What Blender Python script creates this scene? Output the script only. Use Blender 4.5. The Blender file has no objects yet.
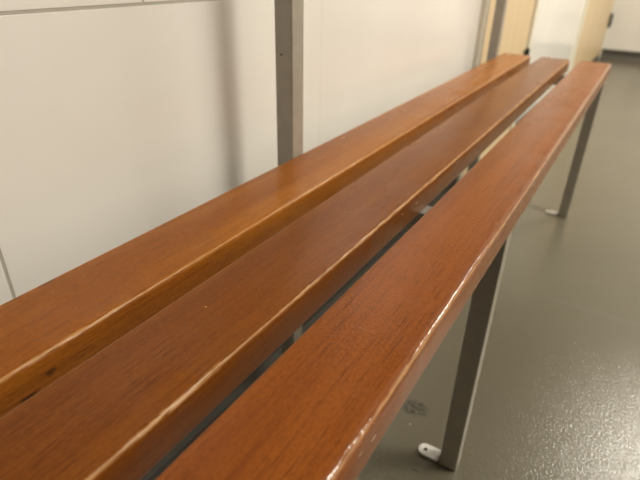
import bpy, bmesh, math, random
from mathutils import Vector, Matrix, noise

random.seed(7)
scene = bpy.context.scene
COL = scene.collection

# ------------------------------------------------------------------ constants (metres)
U = 0.2283                       # one unit of the camera fit
CAM_H = 2.85 * U                 # eye height above the floor
SEAT = CAM_H - U                 # top of the slats
SLAT_W = 0.340 * U
SLAT_T = 0.032
SLAT_X1 = [-1.236 * U, -0.785 * U, -0.337 * U]     # room-side edge of every slat
SLAT_Y0, SLAT_Y1 = -0.545, 7.03 * U
TUBE = 0.111 * U
FRAME_Y = [2.313 * U, 6.69 * U, 2.313 * U - 4.377 * U]
WALL_X = -0.4585                 # left wall at y=0; the bench stands slightly askew to it
WALL_SLOPE = 0.025
FAR_Y = 4.84
RIGHT_X = 2.60
BACK_Y = -1.00
CEIL_Z = 2.50


# ------------------------------------------------------------------ small helpers
def tag(o, label=None, cat=None, group=None, kind=None):
    if label: o['label'] = label
    if cat: o['category'] = cat
    if group: o['group'] = group
    if kind: o['kind'] = kind
    return o


def link(name, bm, mat=None, parent=None, smooth=False):
    bmesh.ops.recalc_face_normals(bm, faces=bm.faces[:])
    me = bpy.data.meshes.new(name)
    bm.to_mesh(me)
    bm.free()
    if smooth:
        for p in me.polygons:
            p.use_smooth = True
    o = bpy.data.objects.new(name, me)
    COL.objects.link(o)
    if mat: me.materials.append(mat)
    if parent: o.parent = parent
    return o


def empty(name, loc):
    o = bpy.data.objects.new(name, None)
    o.location = loc
    o.empty_display_size = 0.1
    COL.objects.link(o)
    return o


def box(bm, lo, hi, bevel=0.0, seg=2):
    r = bmesh.ops.create_cube(bm, size=1.0)
    vs = r['verts']
    c = [(a + b) / 2 for a, b in zip(lo, hi)]
    s = [b - a for a, b in zip(lo, hi)]
    for v in vs:
        v.co = Vector((v.co.x * s[0] + c[0], v.co.y * s[1] + c[1], v.co.z * s[2] + c[2]))
    if bevel > 0:
        es = list({e for v in vs for e in v.link_edges})
        bmesh.ops.bevel(bm, geom=es, offset=bevel, segments=seg, profile=0.5, affect='EDGES')
    return bm


def cyl(bm, c, r, h, axis='Z', seg=24):
    m = Matrix.Translation(Vector(c))
    if axis == 'Y': m = m @ Matrix.Rotation(math.pi / 2, 4, 'X')
    if axis == 'X': m = m @ Matrix.Rotation(math.pi / 2, 4, 'Y')
    bmesh.ops.create_cone(bm, cap_ends=True, segments=seg, radius1=r, radius2=r, depth=h, matrix=m)
    return bm


# ------------------------------------------------------------------ node helpers
class NT:
    def __init__(self, name):
        self.m = bpy.data.materials.new(name)
        self.m.use_nodes = True
        self.t = self.m.node_tree
        self.b = self.t.nodes['Principled BSDF']
        self.tc = self.t.nodes.new('ShaderNodeTexCoord')

    def new(self, kind, **kw):
        n = self.t.nodes.new(kind)
        for k, v in kw.items(): setattr(n, k, v)
        return n

    def put(self, sock, v):
        if isinstance(v, bpy.types.NodeSocket): self.t.links.new(v, sock)
        else: sock.default_value = v

    def math(self, op, a, b=0.0, clamp=False):
        n = self.new('ShaderNodeMath', operation=op, use_clamp=clamp)
        self.put(n.inputs[0], a)
        self.put(n.inputs[1], b)
        return n.outputs[0]

    def xyz(self, src='Object'):
        n = self.new('ShaderNodeSeparateXYZ')
        self.t.links.new(self.tc.outputs[src], n.inputs[0])
        return n.outputs

    def noise(self, scale, detail=3.0, rough=0.5, loc=(0, 0, 0), dist=0.0):
        mp = self.new('ShaderNodeMapping')
        self.t.links.new(self.tc.outputs['Object'], mp.inputs[0])
        mp.inputs['Location'].default_value = loc
        mp.inputs['Scale'].default_value = scale if hasattr(scale, '__len__') else (scale,) * 3
        n = self.new('ShaderNodeTexNoise')
        n.inputs['Scale'].default_value = 1.0
        n.inputs['Detail'].default_value = detail
        n.inputs['Roughness'].default_value = rough
        n.inputs['Distortion'].default_value = dist
        self.t.links.new(mp.outputs[0], n.inputs['Vector'])
        return n.outputs[0]

    def remap(self, v, a, b, c=0.0, d=1.0):
        n = self.new('ShaderNodeMapRange')
        n.interpolation_type = 'SMOOTHSTEP'
        self.put(n.inputs['Value'], v)
        for k, x in zip(('From Min', 'From Max', 'To Min', 'To Max'), (a, b, c, d)):
            self.put(n.inputs[k], x)
        return n.outputs[0]

    def mix(self, f, a, b, mode='MIX'):
        n = self.new('ShaderNodeMix', data_type='RGBA', blend_type=mode)
        self.put(n.inputs[0], f)
        self.put(n.inputs[6], a if isinstance(a, bpy.types.NodeSocket) else (*a, 1))
        self.put(n.inputs[7], b if isinstance(b, bpy.types.NodeSocket) else (*b, 1))
        return n.outputs[2]

    def spot(self, c, r):
        """1 inside an ellipsoid at c with radii r (object space), 0 outside."""
        mp = self.new('ShaderNodeMapping')
        self.t.links.new(self.tc.outputs['Object'], mp.inputs[0])
        mp.inputs['Scale'].default_value = [1 / x for x in r]
        mp.inputs['Location'].default_value = [-a / x for a, x in zip(c, r)]
        ln = self.new('ShaderNodeVectorMath', operation='LENGTH')
        self.t.links.new(mp.outputs[0], ln.inputs[0])
        return self.remap(ln.outputs['Value'], 1.0, 0.55)

    def bump(self, h, strength, dist, normal=None):
        n = self.new('ShaderNodeBump')
        n.inputs['Strength'].default_value = strength
        n.inputs['Distance'].default_value = dist
        self.put(n.inputs['Height'], h)
        if normal is not None: self.t.links.new(normal, n.inputs['Normal'])
        return n.outputs[0]

    def out(self, color=None, rough=None, normal=None, **kw):
        if color is not None: self.put(self.b.inputs['Base Color'], color if isinstance(color, bpy.types.NodeSocket) else (*color, 1))
        if rough is not None: self.put(self.b.inputs['Roughness'], rough)
        if normal is not None: self.t.links.new(normal, self.b.inputs['Normal'])
        for k, v in kw.items(): self.put(self.b.inputs[k.replace('_', ' ')], v)
        return self.m


# ------------------------------------------------------------------ materials
def wood_material(name, light, mid, dark, seed, wear_amt, peel, rough0, edge_gloss, spots):
    n = NT(name)
    x, y, z = n.xyz()[0:3]
    o = (seed * 3.7, seed * 1.3, seed * 5.1)
    broad = n.noise((26, 1.6, 26), 4, 0.55, o, 0.6)
    streak = n.noise((330, 7, 330), 3, 0.6, o)
    pore = n.noise((1050, 34, 1050), 2, 0.5, o)
    blot = n.noise((14, 5, 14), 3, 0.5, (seed, 2, 4))
    c = n.mix(n.remap(broad, 0.35, 0.68), mid, light)
    c = n.mix(n.math('MULTIPLY', n.remap(streak, 0.47, 0.72), 0.38), c, dark)
    c = n.mix(n.math('MULTIPLY', n.remap(pore, 0.57, 0.68), n.remap(blot, 0.3, 0.7, 0.25, 0.75)), c, [v * 0.55 for v in dark])
    fleck = n.noise((620, 210, 620), 2, 0.6, (seed, 8, 1))
    c = n.mix(n.math('MULTIPLY', n.remap(fleck, 0.52, 0.70), 0.40), c, [v * 0.6 for v in mid])
    c = n.mix(n.math('MULTIPLY', n.remap(fleck, 0.46, 0.30), 0.30), c, [v * 1.3 for v in light])
    # worn varnish along the room-side top arris
    hw = SLAT_W / 2
    ex = n.math('SUBTRACT', x, hw - 0.0016)
    ez = n.math('SUBTRACT', z, -0.0012)
    d = n.math('SQRT', n.math('ADD', n.math('MULTIPLY', ex, ex), n.math('MULTIPLY', ez, ez)))
    wn = n.noise((420, 60, 420), 4, 0.65, o)
    wl = n.noise((3, 9, 3), 2, 0.5, (seed * 2.1, 0.4, 0))
    rad = n.math('MULTIPLY', n.remap(wn, 0.36, 0.66, 0.1, 1.0), n.remap(wl, 0.3, 0.62, 0.0009, 0.0036))
    rad = n.math('MULTIPLY', rad, wear_amt)
    wear = n.remap(n.math('SUBTRACT', d, rad), 0.0012, -0.0004)
    c = n.mix(n.math('MULTIPLY', wear, 0.75), c, (0.50, 0.27, 0.10))
    for (cc, rr, colr, kk) in spots:
        c = n.mix(n.math('MULTIPLY', n.spot(cc, rr), kk), c, colr)
    nb = n.bump(pore, 0.10, 0.0006)
    nb = n.bump(n.noise((480, 330, 480), 1, 0.5, o), peel, 0.0010, nb)
    rough = n.remap(blot, 0.25, 0.75, rough0 - 0.03, rough0 + 0.03)
    edge = n.remap(d, 0.0055, 0.0030)
    rough = n.math('SUBTRACT', rough, n.math('MULTIPLY', edge, (rough0 - 0.15) * (1.0 if edge_gloss > 0.2 else 0.2)))
    spec = n.math('ADD', 0.12, n.math('MULTIPLY', edge, edge_gloss))
    return n.out(c, rough, nb, IOR=1.5, Specular_IOR_Level=spec,
                 Sheen_Weight=0.16, Sheen_Roughness=0.35, Sheen_Tint=(1.0, 0.80, 0.55, 1))


def steel_material():
    n = NT('grey_painted_steel')
    s = n.noise(60, 3)
    c = n.mix(n.remap(s, 0.3, 0.7), (0.385, 0.352, 0.300), (0.425, 0.390, 0.335))
    return n.out(c, 0.42, n.bump(n.noise(900, 2), 0.05, 0.0005), Metallic=0.25)


def tab_material():
    n = NT('pale_bare_steel')
    s = n.noise(220, 4, 0.6)
    c = n.mix(n.remap(s, 0.5, 0.75), (0.66, 0.64, 0.60), (0.36, 0.33, 0.29))
    return n.out(c, 0.38)


def wall_material():
    n = NT('white_gloss_wall_panels')
    x, y, z = n.xyz()[0:3]
    W, H = 0.533, 0.606

    def joint(v, off, w, half):
        f = n.math('FRACT', n.math('ADD', n.math('DIVIDE', n.math('SUBTRACT', v, off), w), 0.5))
        dd = n.math('MULTIPLY', n.math('ABSOLUTE', n.math('SUBTRACT', f, 0.5)), w)
        return n.remap(dd, half, half * 0.5)
    lower = n.math('LESS_THAN', z, H)
    jl = n.math('MULTIPLY', joint(y, 0.1935, W, 0.0021), lower)
    ju = n.math('MULTIPLY', joint(y, 0.392, W, 0.0021), n.math('SUBTRACT', 1.0, lower))
    jv = n.math('MULTIPLY', n.math('MAXIMUM', jl, ju), n.remap(y, 0.35, 0.6, 1.0, 0.13))
    jh = joint(z, H, H, 0.0021)
    j = n.math('MAXIMUM', jv, jh)
    dirt = n.noise((6, 3, 3), 4, 0.6, (0, 0, 0))
    c = n.mix(n.remap(dirt, 0.35, 0.75), (0.88, 0.865, 0.83), (0.84, 0.82, 0.78))
    c = n.mix(n.math('MULTIPLY', j, 0.75), c, (0.36, 0.33, 0.27))
    nb = n.bump(n.noise((5, 6, 1.2), 2, 0.4), 0.05, 0.02)
    nb = n.bump(n.math('SUBTRACT', 1.0, j), 0.4, 0.001, nb)
    return n.out(c, 0.17, nb, IOR=1.5)


def paint_material(name, col, rough=0.4, var=0.04):
    n = NT(name)
    s = n.noise(5, 3)
    c = n.mix(n.remap(s, 0.3, 0.7), [v * (1 - var) for v in col], col)
    return n.out(c, rough)


def door_wood_material(name, a, b):
    n = NT(name)
    s = n.noise((40, 40, 1.5), 4, 0.6, (0, 0, 0), 0.4)
    c = n.mix(n.remap(s, 0.3, 0.7), a, b)
    return n.out(c, 0.38)


def floor_material():
    n = NT('grey_textured_vinyl_floor')
    x, y, z = n.xyz()[0:3]
    big = n.noise(1.6, 4, 0.6)
    mid = n.noise(14, 4, 0.6)
    spk = n.noise(700, 2, 0.5)
    c = n.mix(n.remap(big, 0.3, 0.7), (0.120, 0.107, 0.075), (0.132, 0.119, 0.084))
    c = n.mix(n.math('MULTIPLY', n.remap(mid, 0.5, 0.8), 0.08), c, (0.108, 0.096, 0.067))
    c = n.mix(n.math('MULTIPLY', n.remap(spk, 0.60, 0.72), 0.35), c, (0.26, 0.245, 0.205))
    # black rubber scuffs beside the bench leg
    sc = n.noise((75, 210, 10), 4, 0.75, (1, 5, 0), 1.5)
    area = n.spot((-0.174, 0.610, 0), (0.028, 0.022, 0.05))
    c = n.mix(n.math('MULTIPLY', n.math('MULTIPLY', n.remap(sc, 0.47, 0.52), area), 0.9), c, (0.03, 0.026, 0.02))
    for (cx, cy, rx, ry, col, k) in [(-0.129, 0.500, 0.006, 0.0012, (0.03, 0.028, 0.025), 0.8),
                                     (-0.168, 0.575, 0.0013, 0.0013, (0.6, 0.57, 0.5), 0.9),
                                     (-0.045, 1.49, 0.006, 0.012, (0.10, 0.09, 0.075), 0.7),
                                     (0.05, 1.07, 0.13, 0.012, (0.15, 0.14, 0.12), 0.35),
                                     (0.16, 0.86, 0.035, 0.012, (0.13, 0.12, 0.10), 0.35),
                                     (-0.02, 2.05, 0.035, 0.03, (0.14, 0.13, 0.11), 0.5)]:
        m = n.math('MULTIPLY', n.spot((cx, cy, 0), (rx, ry, 0.05)), k)
        c = n.mix(m, c, col)
    nb = n.bump(n.noise(250, 2, 0.6), 0.32, 0.0018)
    return n.out(c, n.remap(mid, 0.2, 0.8, 0.18, 0.20), nb, IOR=1.5)


def lamp_material(name, strength, col):
    n = NT(name)
    n.b.inputs['Base Color'].default_value = (0.9, 0.9, 0.88, 1)
    n.b.inputs['Emission Color'].default_value = (*col, 1)
    n.b.inputs['Emission Strength'].default_value = strength
    return n.m


M_steel = steel_material()
M_tab = tab_material()
M_wall = wall_material()
M_plain = paint_material('warm_white_paint', (0.78, 0.76, 0.72), 0.45)
M_dark = paint_material('light_damping_grey', (0.09, 0.085, 0.078), 0.5)
M_ceil = paint_material('matt_white_ceiling', (0.80, 0.79, 0.76), 0.8)
M_floor = floor_material()
M_beige = door_wood_material('pale_birch_laminate', (0.66, 0.50, 0.30), (0.72, 0.56, 0.35))
M_cream = paint_material('cream_frame_paint', (0.80, 0.75, 0.63), 0.35)
M_black = paint_material('black_hinge', (0.03, 0.028, 0.025), 0.4)
M_base = paint_material('dark_cove_vinyl', (0.060, 0.053, 0.042), 0.45)
M_hole = paint_material('dark_hole', (0.01, 0.009, 0.008), 0.8)

# ------------------------------------------------------------------ the setting
T = 0.12
bm = bmesh.new(); box(bm, (WALL_X - 2 * T, BACK_Y - T, -0.08), (RIGHT_X + T, FAR_Y + T, 0.0))
tag(link('floor', bm, M_floor), 'grey textured vinyl floor with black scuffs by the bench leg', kind='structure')
bm = bmesh.new(); box(bm, (WALL_X - 2 * T, BACK_Y - T, CEIL_Z), (RIGHT_X + T, FAR_Y + T, CEIL_Z + 0.08))
tag(link('ceiling', bm, M_ceil), kind='structure')
# left wall: openings for the two doors
D1 = (1.522, 2.178)
D2 = (3.39, 4.82)
WANG = -math.atan(WALL_SLOPE)


def on_wall(y):
    return (WALL_X + WALL_SLOPE * y, y, 0)


DTOP = 2.06
bm = bmesh.new()
for y0, y1, z0, z1 in [(BACK_Y, D1[0], 0, CEIL_Z), (D1[1], D2[0], 0, CEIL_Z), (D2[1], FAR_Y, 0, CEIL_Z),
                       (D1[0], D1[1], DTOP, CEIL_Z), (D2[0], D2[1], DTOP, CEIL_Z)]:
    box(bm, (-T, y0, z0), (0, y1, z1))
wl = tag(link('wall_left', bm, M_wall), 'glossy white panelled wall behind the bench', kind='structure')
wl.location = (WALL_X, 0, 0); wl.rotation_euler.z = WANG
bm = bmesh.new(); box(bm, (WALL_X - 2 * T, FAR_Y, 0), (RIGHT_X + T, FAR_Y + T, CEIL_Z))
tag(link('wall_far', bm, M_plain), 'white wall at the far end of the room', kind='structure')
bm = bmesh.new(); box(bm, (RIGHT_X, BACK_Y, 0), (RIGHT_X + T, FAR_Y, CEIL_Z))
tag(link('wall_right', bm, M_plain), kind='structure')
bm = bmesh.new(); box(bm, (WALL_X - 2 * T, BACK_Y - T, 0), (RIGHT_X + T, BACK_Y, CEIL_Z))
tag(link('wall_back', bm, M_dark), kind='structure')  # unseen wall, set near and dark to hold back light from behind
# coved dark base along the far wall
bm = bmesh.new()
prof = [(0, 0), (-0.030, 0), (-0.028, 0.004), (-0.016, 0.010), (-0.009, 0.020), (-0.006, 0.035), (-0.006, 0.063), (-0.003, 0.066), (0, 0.066)]
va = [bm.verts.new((-0.342, FAR_Y + p[0], p[1])) for p in prof]
vb = [bm.verts.new((RIGHT_X, FAR_Y + p[0], p[1])) for p in prof]


def strip(bm, va, vb):
    for i in range(len(va)):
        j = (i + 1) % len(va)
        bm.faces.new((va[i], va[j], vb[j], vb[i]))
    bm.faces.new(va); bm.faces.new(vb[::-1])


strip(bm, va, vb)
tag(link('baseboard_far', bm, M_base), 'dark coved vinyl base along the far wall', kind='structure')
bm = bmesh.new()
for y0, y1 in ((BACK_Y, D1[0]), (D1[1], D2[0])):
    strip(bm, [bm.verts.new((-p[0], y0, p[1])) for p in prof], [bm.verts.new((-p[0], y1, p[1])) for p in prof])
bl = tag(link('baseboard_left', bm, M_base), 'dark coved vinyl base along the wall behind the bench', kind='structure')
bl.location = (WALL_X, 0, 0); bl.rotation_euler.z = WANG


def hinge(name, c, parent, rz=0.0, h=0.09):
    b = bmesh.new()
    cyl(b, (0.007, 0, 0), 0.0075, h, 'Z', 16)
    cyl(b, (0.007, 0, h / 2 + 0.003), 0.0055, 0.006, 'Z', 12)
    cyl(b, (0.007, 0, -h / 2 - 0.003), 0.0055, 0.006, 'Z', 12)
    box(b, (-0.001, -0.022, -h / 2), (0.0025, 0.022, h / 2), 0.0005, 1)
    o = link(name, b, M_black, parent, False)
    o.location = c
    o.rotation_euler.z = rz
    return o


# door 1: birch leaf in a cream frame, behind the bench's second post
door = empty('door_1', on_wall((D1[0] + D1[1]) / 2)); door.rotation_euler.z = WANG; tag(door, 'pale birch door in cream frame behind the bench post', kind='structure')
hy = (D1[1] - D1[0]) / 2
bm = bmesh.new()
box(bm, (-T, -hy, 0), (0.014, -hy + 0.034, DTOP), 0.004)
box(bm, (-T, hy - 0.034, 0), (0.014, hy, DTOP), 0.004)
box(bm, (-T, -hy + 0.034, DTOP - 0.034), (0.014, hy - 0.034, DTOP), 0.004)
link('door_frame', bm, M_cream, door)
bm = bmesh.new(); box(bm, (-0.040, -hy + 0.037, 0.008), (0.004, hy - 0.037, DTOP - 0.037), 0.002)
link('door_leaf', bm, M_beige, door)
for z in (0.345, 1.0, 1.75): hinge('hinge', (0.006, hy - 0.040, z), door, 0.0, 0.04)

# door 2: wide birch leaf at the end of the wall
door = empty('door_2', on_wall((D2[0] + D2[1]) / 2)); door.rotation_euler.z = WANG
tag(door, 'wide pale birch door beside the far corner', kind='structure')
hy = (D2[1] - D2[0]) / 2
bm = bmesh.new()
box(bm, (-T, -hy, 0), (0.012, -hy + 0.034, DTOP), 0.003)
box(bm, (-T, hy - 0.022, 0), (0.010, hy, DTOP), 0.003)
box(bm, (-T, -hy + 0.034, DTOP - 0.034), (0.012, hy - 0.022, DTOP), 0.003)
link('door_frame', bm, M_cream, door)
bm = bmesh.new(); box(bm, (-0.040, -hy + 0.037, 0.036), (0.006, hy - 0.024, DTOP - 0.037), 0.002)
link('door_leaf', bm, M_beige, door)
bm = bmesh.new(); box(bm, (-0.036, -hy + 0.037, 0.004), (0.003, hy - 0.024, 0.036), 0.001)
link('bottom_strip', bm, M_base, door)  # dark strip filling the space below the leaf
for z in (0.275, 1.0, 1.75): hinge('hinge', (0.010, hy - 0.020, z), door)

# door 3: white flush door in the far wall
door = empty('door_3', (0.40, FAR_Y, 0)); tag(door, 'white flush door in the far wall', kind='structure')
bm = bmesh.new(); box(bm, (-0.435, -0.006, 0.072), (0.43, 0.0, 2.0), 0.001)
link('door_leaf', bm, paint_material('white_door_paint', (0.76, 0.745, 0.71), 0.35), door)
bm = bmesh.new()
box(bm, (0.436, -0.012, 0.072), (0.50, 0.0, 2.06), 0.003)
box(bm, (-0.50, -0.006, 2.006), (0.436, 0.0, 2.06), 0.003)
link('door_frame', bm, M_beige, door)
for z in (0.28, 1.75): hinge('hinge', (-0.438, -0.008, z), door, -math.pi / 2, 0.075)


# ------------------------------------------------------------------ ceiling lights
def ceiling_light(loc, sx, sy, strength, label, col):
    t = empty('ceiling_light', loc)
    tag(t, label, 'light', 'ceiling lights of the changing room')
    b = bmesh.new()
    box(b, (-sx / 2 - 0.02, -sy / 2 - 0.02, -0.05), (sx / 2 + 0.02, -sy / 2, 0), 0.003)
    box(b, (-sx / 2 - 0.02, sy / 2, -0.05), (sx / 2 + 0.02, sy / 2 + 0.02, 0), 0.003)
    box(b, (-sx / 2 - 0.02, -sy / 2, -0.05), (-sx / 2, sy / 2, 0), 0.003)
    box(b, (sx / 2, -sy / 2, -0.05), (sx / 2 + 0.02, sy / 2, 0), 0.003)
    link('housing', b, M_cream, t)
    b = bmesh.new()
    box(b, (-sx / 2, -sy / 2, -0.038), (sx / 2, sy / 2, -0.005))
    link('diffuser', b, lamp_material('lamp_diffuser', 1.0, col), t)
    ld = bpy.data.lights.new('fluorescent_lamp', 'AREA')
    ld.shape = 'RECTANGLE'; ld.size = sx; ld.size_y = sy
    ld.energy = strength * math.pi * sx * sy
    ld.color = col
    lo = bpy.data.objects.new('fluorescent_lamp', ld); COL.objects.link(lo)
    lo.parent = t; lo.location = (0, 0, -0.046)
    return t


WARM = (1.0, 0.935, 0.81)
ceiling_light((0.82, 3.18, CEIL_Z), 0.60, 0.30, 96.0, 'short ceiling light above the floor beyond the bench', WARM)
ceiling_light((1.70, 3.70, CEIL_Z), 1.20, 0.60, 3.0, 'added unseen fill light near the far wall', WARM)  # added fill lamp, unseen; lifts the far end of the room
ceiling_light((1.40, 1.35, CEIL_Z), 1.20, 0.60, 31.0, 'wide ceiling light across the room from the bench', WARM)

# ------------------------------------------------------------------ the bench
bench = empty('slatted_bench', (0, 0, 0))
tag(bench, 'long bench of three varnished reddish-brown wooden slats on grey steel frames', 'bench')

FRONT_Z = lambda zz: zz
W_A = wood_material('varnished_slat_wood_amber', (0.335, 0.114, 0.014), (0.25, 0.074, 0.009), (0.15, 0.040, 0.007), 1.0, 0.37, 0.06, 0.27, 0.03,
                    [((SLAT_W / 2, 0.128, -0.016), (0.004, 0.005, 0.003), (0.05, 0.015, 0.006), 0.7),
                     ((SLAT_W / 2, 0.110, -0.024), (0.004, 0.008, 0.0014), (0.02, 0.008, 0.004), 0.8),
                     ((SLAT_W / 2, 0.335, -0.027), (0.004, 0.006, 0.002), (0.04, 0.012, 0.005), 0.5),
                     ((-SLAT_W / 2 + 0.003, 0.178, 0), (0.004, 0.010, 0.004), (0.05, 0.015, 0.006), 0.6)])
W_B = wood_material('varnished_slat_wood_brown', (0.215, 0.064, 0.0065), (0.16, 0.0435, 0.0045), (0.105, 0.024, 0.005), 2.0, 0.50, 0.08, 0.29, 0.05,
                    [((-0.012, 0.222, 0), (0.0009, 0.0009, 0.002), (0.75, 0.42, 0.08), 0.9),
                     ((0.012, 1.33, 0), (0.003, 0.007, 0.003), (0.05, 0.016, 0.008), 0.8),
                     ((SLAT_W / 2, 0.51, -0.012), (0.003, 0.004, 0.0015), (0.55, 0.30, 0.14), 0.7),
                     ((SLAT_W / 2, 0.47, -0.010), (0.003, 0.003, 0.001), (0.6, 0.36, 0.18), 0.7)])
W_C = wood_material('varnished_slat_wood_red', (0.265, 0.073, 0.009), (0.20, 0.051, 0.006), (0.13, 0.028, 0.005), 3.0, 0.22, 0.26, 0.26, 0.5,
                    [((SLAT_W / 2, 0.195, -0.016), (0.003, 0.004, 0.0012), (0.7, 0.55, 0.36), 0.9),
                     ((SLAT_W / 2, 0.178, -0.012), (0.003, 0.003, 0.0011), (0.6, 0.42, 0.26), 0.7)])


def slat_mesh(seed):
    """A rounded plank running along Y with slightly knocked arrises; its top is z=0, x centred."""
    b = bmesh.new()
    hw, t = SLAT_W / 2, SLAT_T
    rt_, rb = 0.0046, 0.003
    prof = []
    for (cx, cz, r, a0) in [(hw - rt_, -rt_, rt_, 0), (-hw + rt_, -rt_, rt_, 90), (-hw + rb, -t + rb, rb, 180), (hw - rb, -t + rb, rb, 270)]:
        for k in range(7):
            a = math.radians(a0 + 90 * k / 6)
            prof.append((cx + r * math.cos(a), cz + r * math.sin(a), a0, k))
    n = 520
    rows = []
    for i in range(n + 1):
        y = SLAT_Y0 + (SLAT_Y1 - SLAT_Y0) * i / n
        # end rounding
        e = min(y - SLAT_Y0, SLAT_Y1 - y)
        sh = 0.0 if e > 0.004 else (1 - math.sqrt(max(0.0, 1 - (1 - e / 0.004) ** 2))) * 0.003
        row = []
        for (px, pz, a0, k) in prof:
            x, z = px, pz
            if a0 == 0:
                kk = math.sin(math.pi * k / 6)
                d = noise.noise(Vector((seed * 9.1, y * 90, k * 0.35))) * 0.00045 + noise.noise(Vector((seed * 3.3, y * 22, 0))) * 0.0005
                x -= max(-0.0002, d) * kk
                z -= max(-0.0002, d) * kk
            x *= 1 - sh / hw
            z = -t / 2 + (z + t / 2) * (1 - sh / (t / 2))
            row.append(b.verts.new((x, y, z)))
        rows.append(row)
    m = len(prof)
    for i in range(n):
        for k in range(m):
            b.faces.new((rows[i][k], rows[i][(k + 1) % m], rows[i + 1][(k + 1) % m], rows[i + 1][k]))
    b.faces.new(rows[0]); b.faces.new(rows[-1][::-1])
    return b


for k, (x1, mat) in enumerate(zip(SLAT_X1, (W_A, W_B, W_C))):
    s = link('slat', slat_mesh(k + 1), mat, bench, True)
    s.location = (x1 - SLAT_W / 2, 0, SEAT)

LEG_X1 = SLAT_X1[2] - 0.0012
POST_X1 = SLAT_X1[0] - SLAT_W - 0.0005
UNDER = SEAT - SLAT_T


def tube(lo, hi):
    b = bmesh.new(); box(b, lo, hi, 0.0016, 3); return b


def tab_mesh(sign=-1):
    """Flat foot lug with a round end and a screw hole, pointing along sign*X from x=0."""
    b = bmesh.new()
    L, w, t, hr = 0.036, 0.0105, 0.0038, 0.0031
    N = 32
    outer, inner = [], []
    cx = L - w
    for i in range(N):
        a = 2 * math.pi * i / N
        inner.append((cx + hr * math.cos(a), hr * math.sin(a)))
        c_, s_ = math.cos(a), math.sin(a)
        if c_ >= 0: outer.append((cx + w * c_, w * s_))
        else:
            # the straight part back to the leg
            tt = min(cx / -c_ if c_ < -1e-6 else 1e9, w / abs(s_) if abs(s_) > 1e-6 else 1e9)
            outer.append((cx + tt * c_, tt * s_))
    vs = {}
    for nm, pts in (('o', outer), ('i', inner)):
        for zz in (0, 1):
            vs[nm, zz] = [b.verts.new((sign * p[0], p[1], 0.0005 + zz * t)) for p in pts]
    for i in range(N):
        j = (i + 1) % N
        b.faces.new((vs['o', 1][i], vs['o', 1][j], vs['i', 1][j], vs['i', 1][i]))
        b.faces.new((vs['o', 0][i], vs['o', 0][j], vs['i', 0][j], vs['i', 0][i]))
        b.faces.new((vs['o', 0][i], vs['o', 0][j], vs['o', 1][j], vs['o', 1][i]))
        b.faces.new((vs['i', 0][i], vs['i', 0][j], vs['i', 1][j], vs['i', 1][i]))
    return b


for fi, fy in enumerate(FRAME_Y):
    leg = link('leg', tube((LEG_X1 - TUBE, fy, 0), (LEG_X1, fy + TUBE, UNDER)), M_steel, bench)
    tb = link('foot_tab', tab_mesh(), M_tab, leg)
    tb.location = (LEG_X1 - TUBE + 0.0005, fy + TUBE * 0.45, 0)
    tag(tb, 'pale steel foot tab with a screw hole')
    bm = bmesh.new(); cyl(bm, (LEG_X1 - TUBE + 0.0005 - (0.036 - 0.0105), fy + TUBE * 0.45, 0.0006), 0.0031, 0.0008)
    link('screw_hole', bm, M_hole, leg)
    bm = bmesh.new(); box(bm, (LEG_X1 - TUBE - 0.0030, fy + TUBE * 0.45 - 0.0112, 0.0002), (LEG_X1 - TUBE + 0.0004, fy + TUBE * 0.45 + 0.0112, 0.0050), 0.0012, 2)
    link('slit_shade_strip', bm, M_base, leg)  # dark strip standing in for the shaded slit between tab and leg
    post = link('post', tube((POST_X1 - TUBE, fy, 0), (POST_X1, fy + TUBE, 1.75)), M_steel, bench)
    if fi == 0:
        bm = bmesh.new(); cyl(bm, (POST_X1 - TUBE * 0.62, fy - 0.0003, 0.548), 0.0012, 0.0012, 'Y', 16)
        link('rivet', bm, M_base, post)
    link('cross_bar', tube((POST_X1, fy, UNDER - TUBE), (LEG_X1 - TUBE, fy + TUBE, UNDER)), M_steel, bench)

# ------------------------------------------------------------------ world, camera, view
w = bpy.data.worlds.new('World'); scene.world = w; w.use_nodes = True
w.node_tree.nodes['Background'].inputs[0].default_value = (0.9, 0.8, 0.65, 1)
w.node_tree.nodes['Background'].inputs[1].default_value = 0.05

cam = bpy.data.cameras.new('camera')
co = bpy.data.objects.new('camera', cam); COL.objects.link(co)
rt = Vector((0.85203965, 0.52306771, 0.02070258))
up = Vector((-0.26748225, 0.40103233, 0.87614286))
fw = Vector((-0.44997964, 0.75204604, -0.48160677))
co.matrix_world = Matrix(((rt.x, up.x, -fw.x, 0), (rt.y, up.y, -fw.y, 0), (rt.z, up.z, -fw.z, CAM_H), (0, 0, 0, 1)))
cam.sensor_fit = 'HORIZONTAL'; cam.sensor_width = 36.0
cam.lens = 513.42 / 640 * 36.0
cam.clip_start = 0.01
cam.dof.use_dof = True
cam.dof.focus_distance = 0.41
cam.dof.aperture_fstop = 7.5
scene.camera = co

vs = scene.view_settings
vs.view_transform = 'Standard'; vs.look = 'None'; vs.exposure = 0.0; vs.gamma = 1.0
vs.use_curve_mapping = False
scene.cycles.max_bounces = 8
scene.cycles.caustics_reflective = False
scene.cycles.caustics_refractive = False
scene.cycles.sample_clamp_indirect = 4.0
scene.cycles.blur_glossy = 0.5
scene.cycles.use_denoising = True
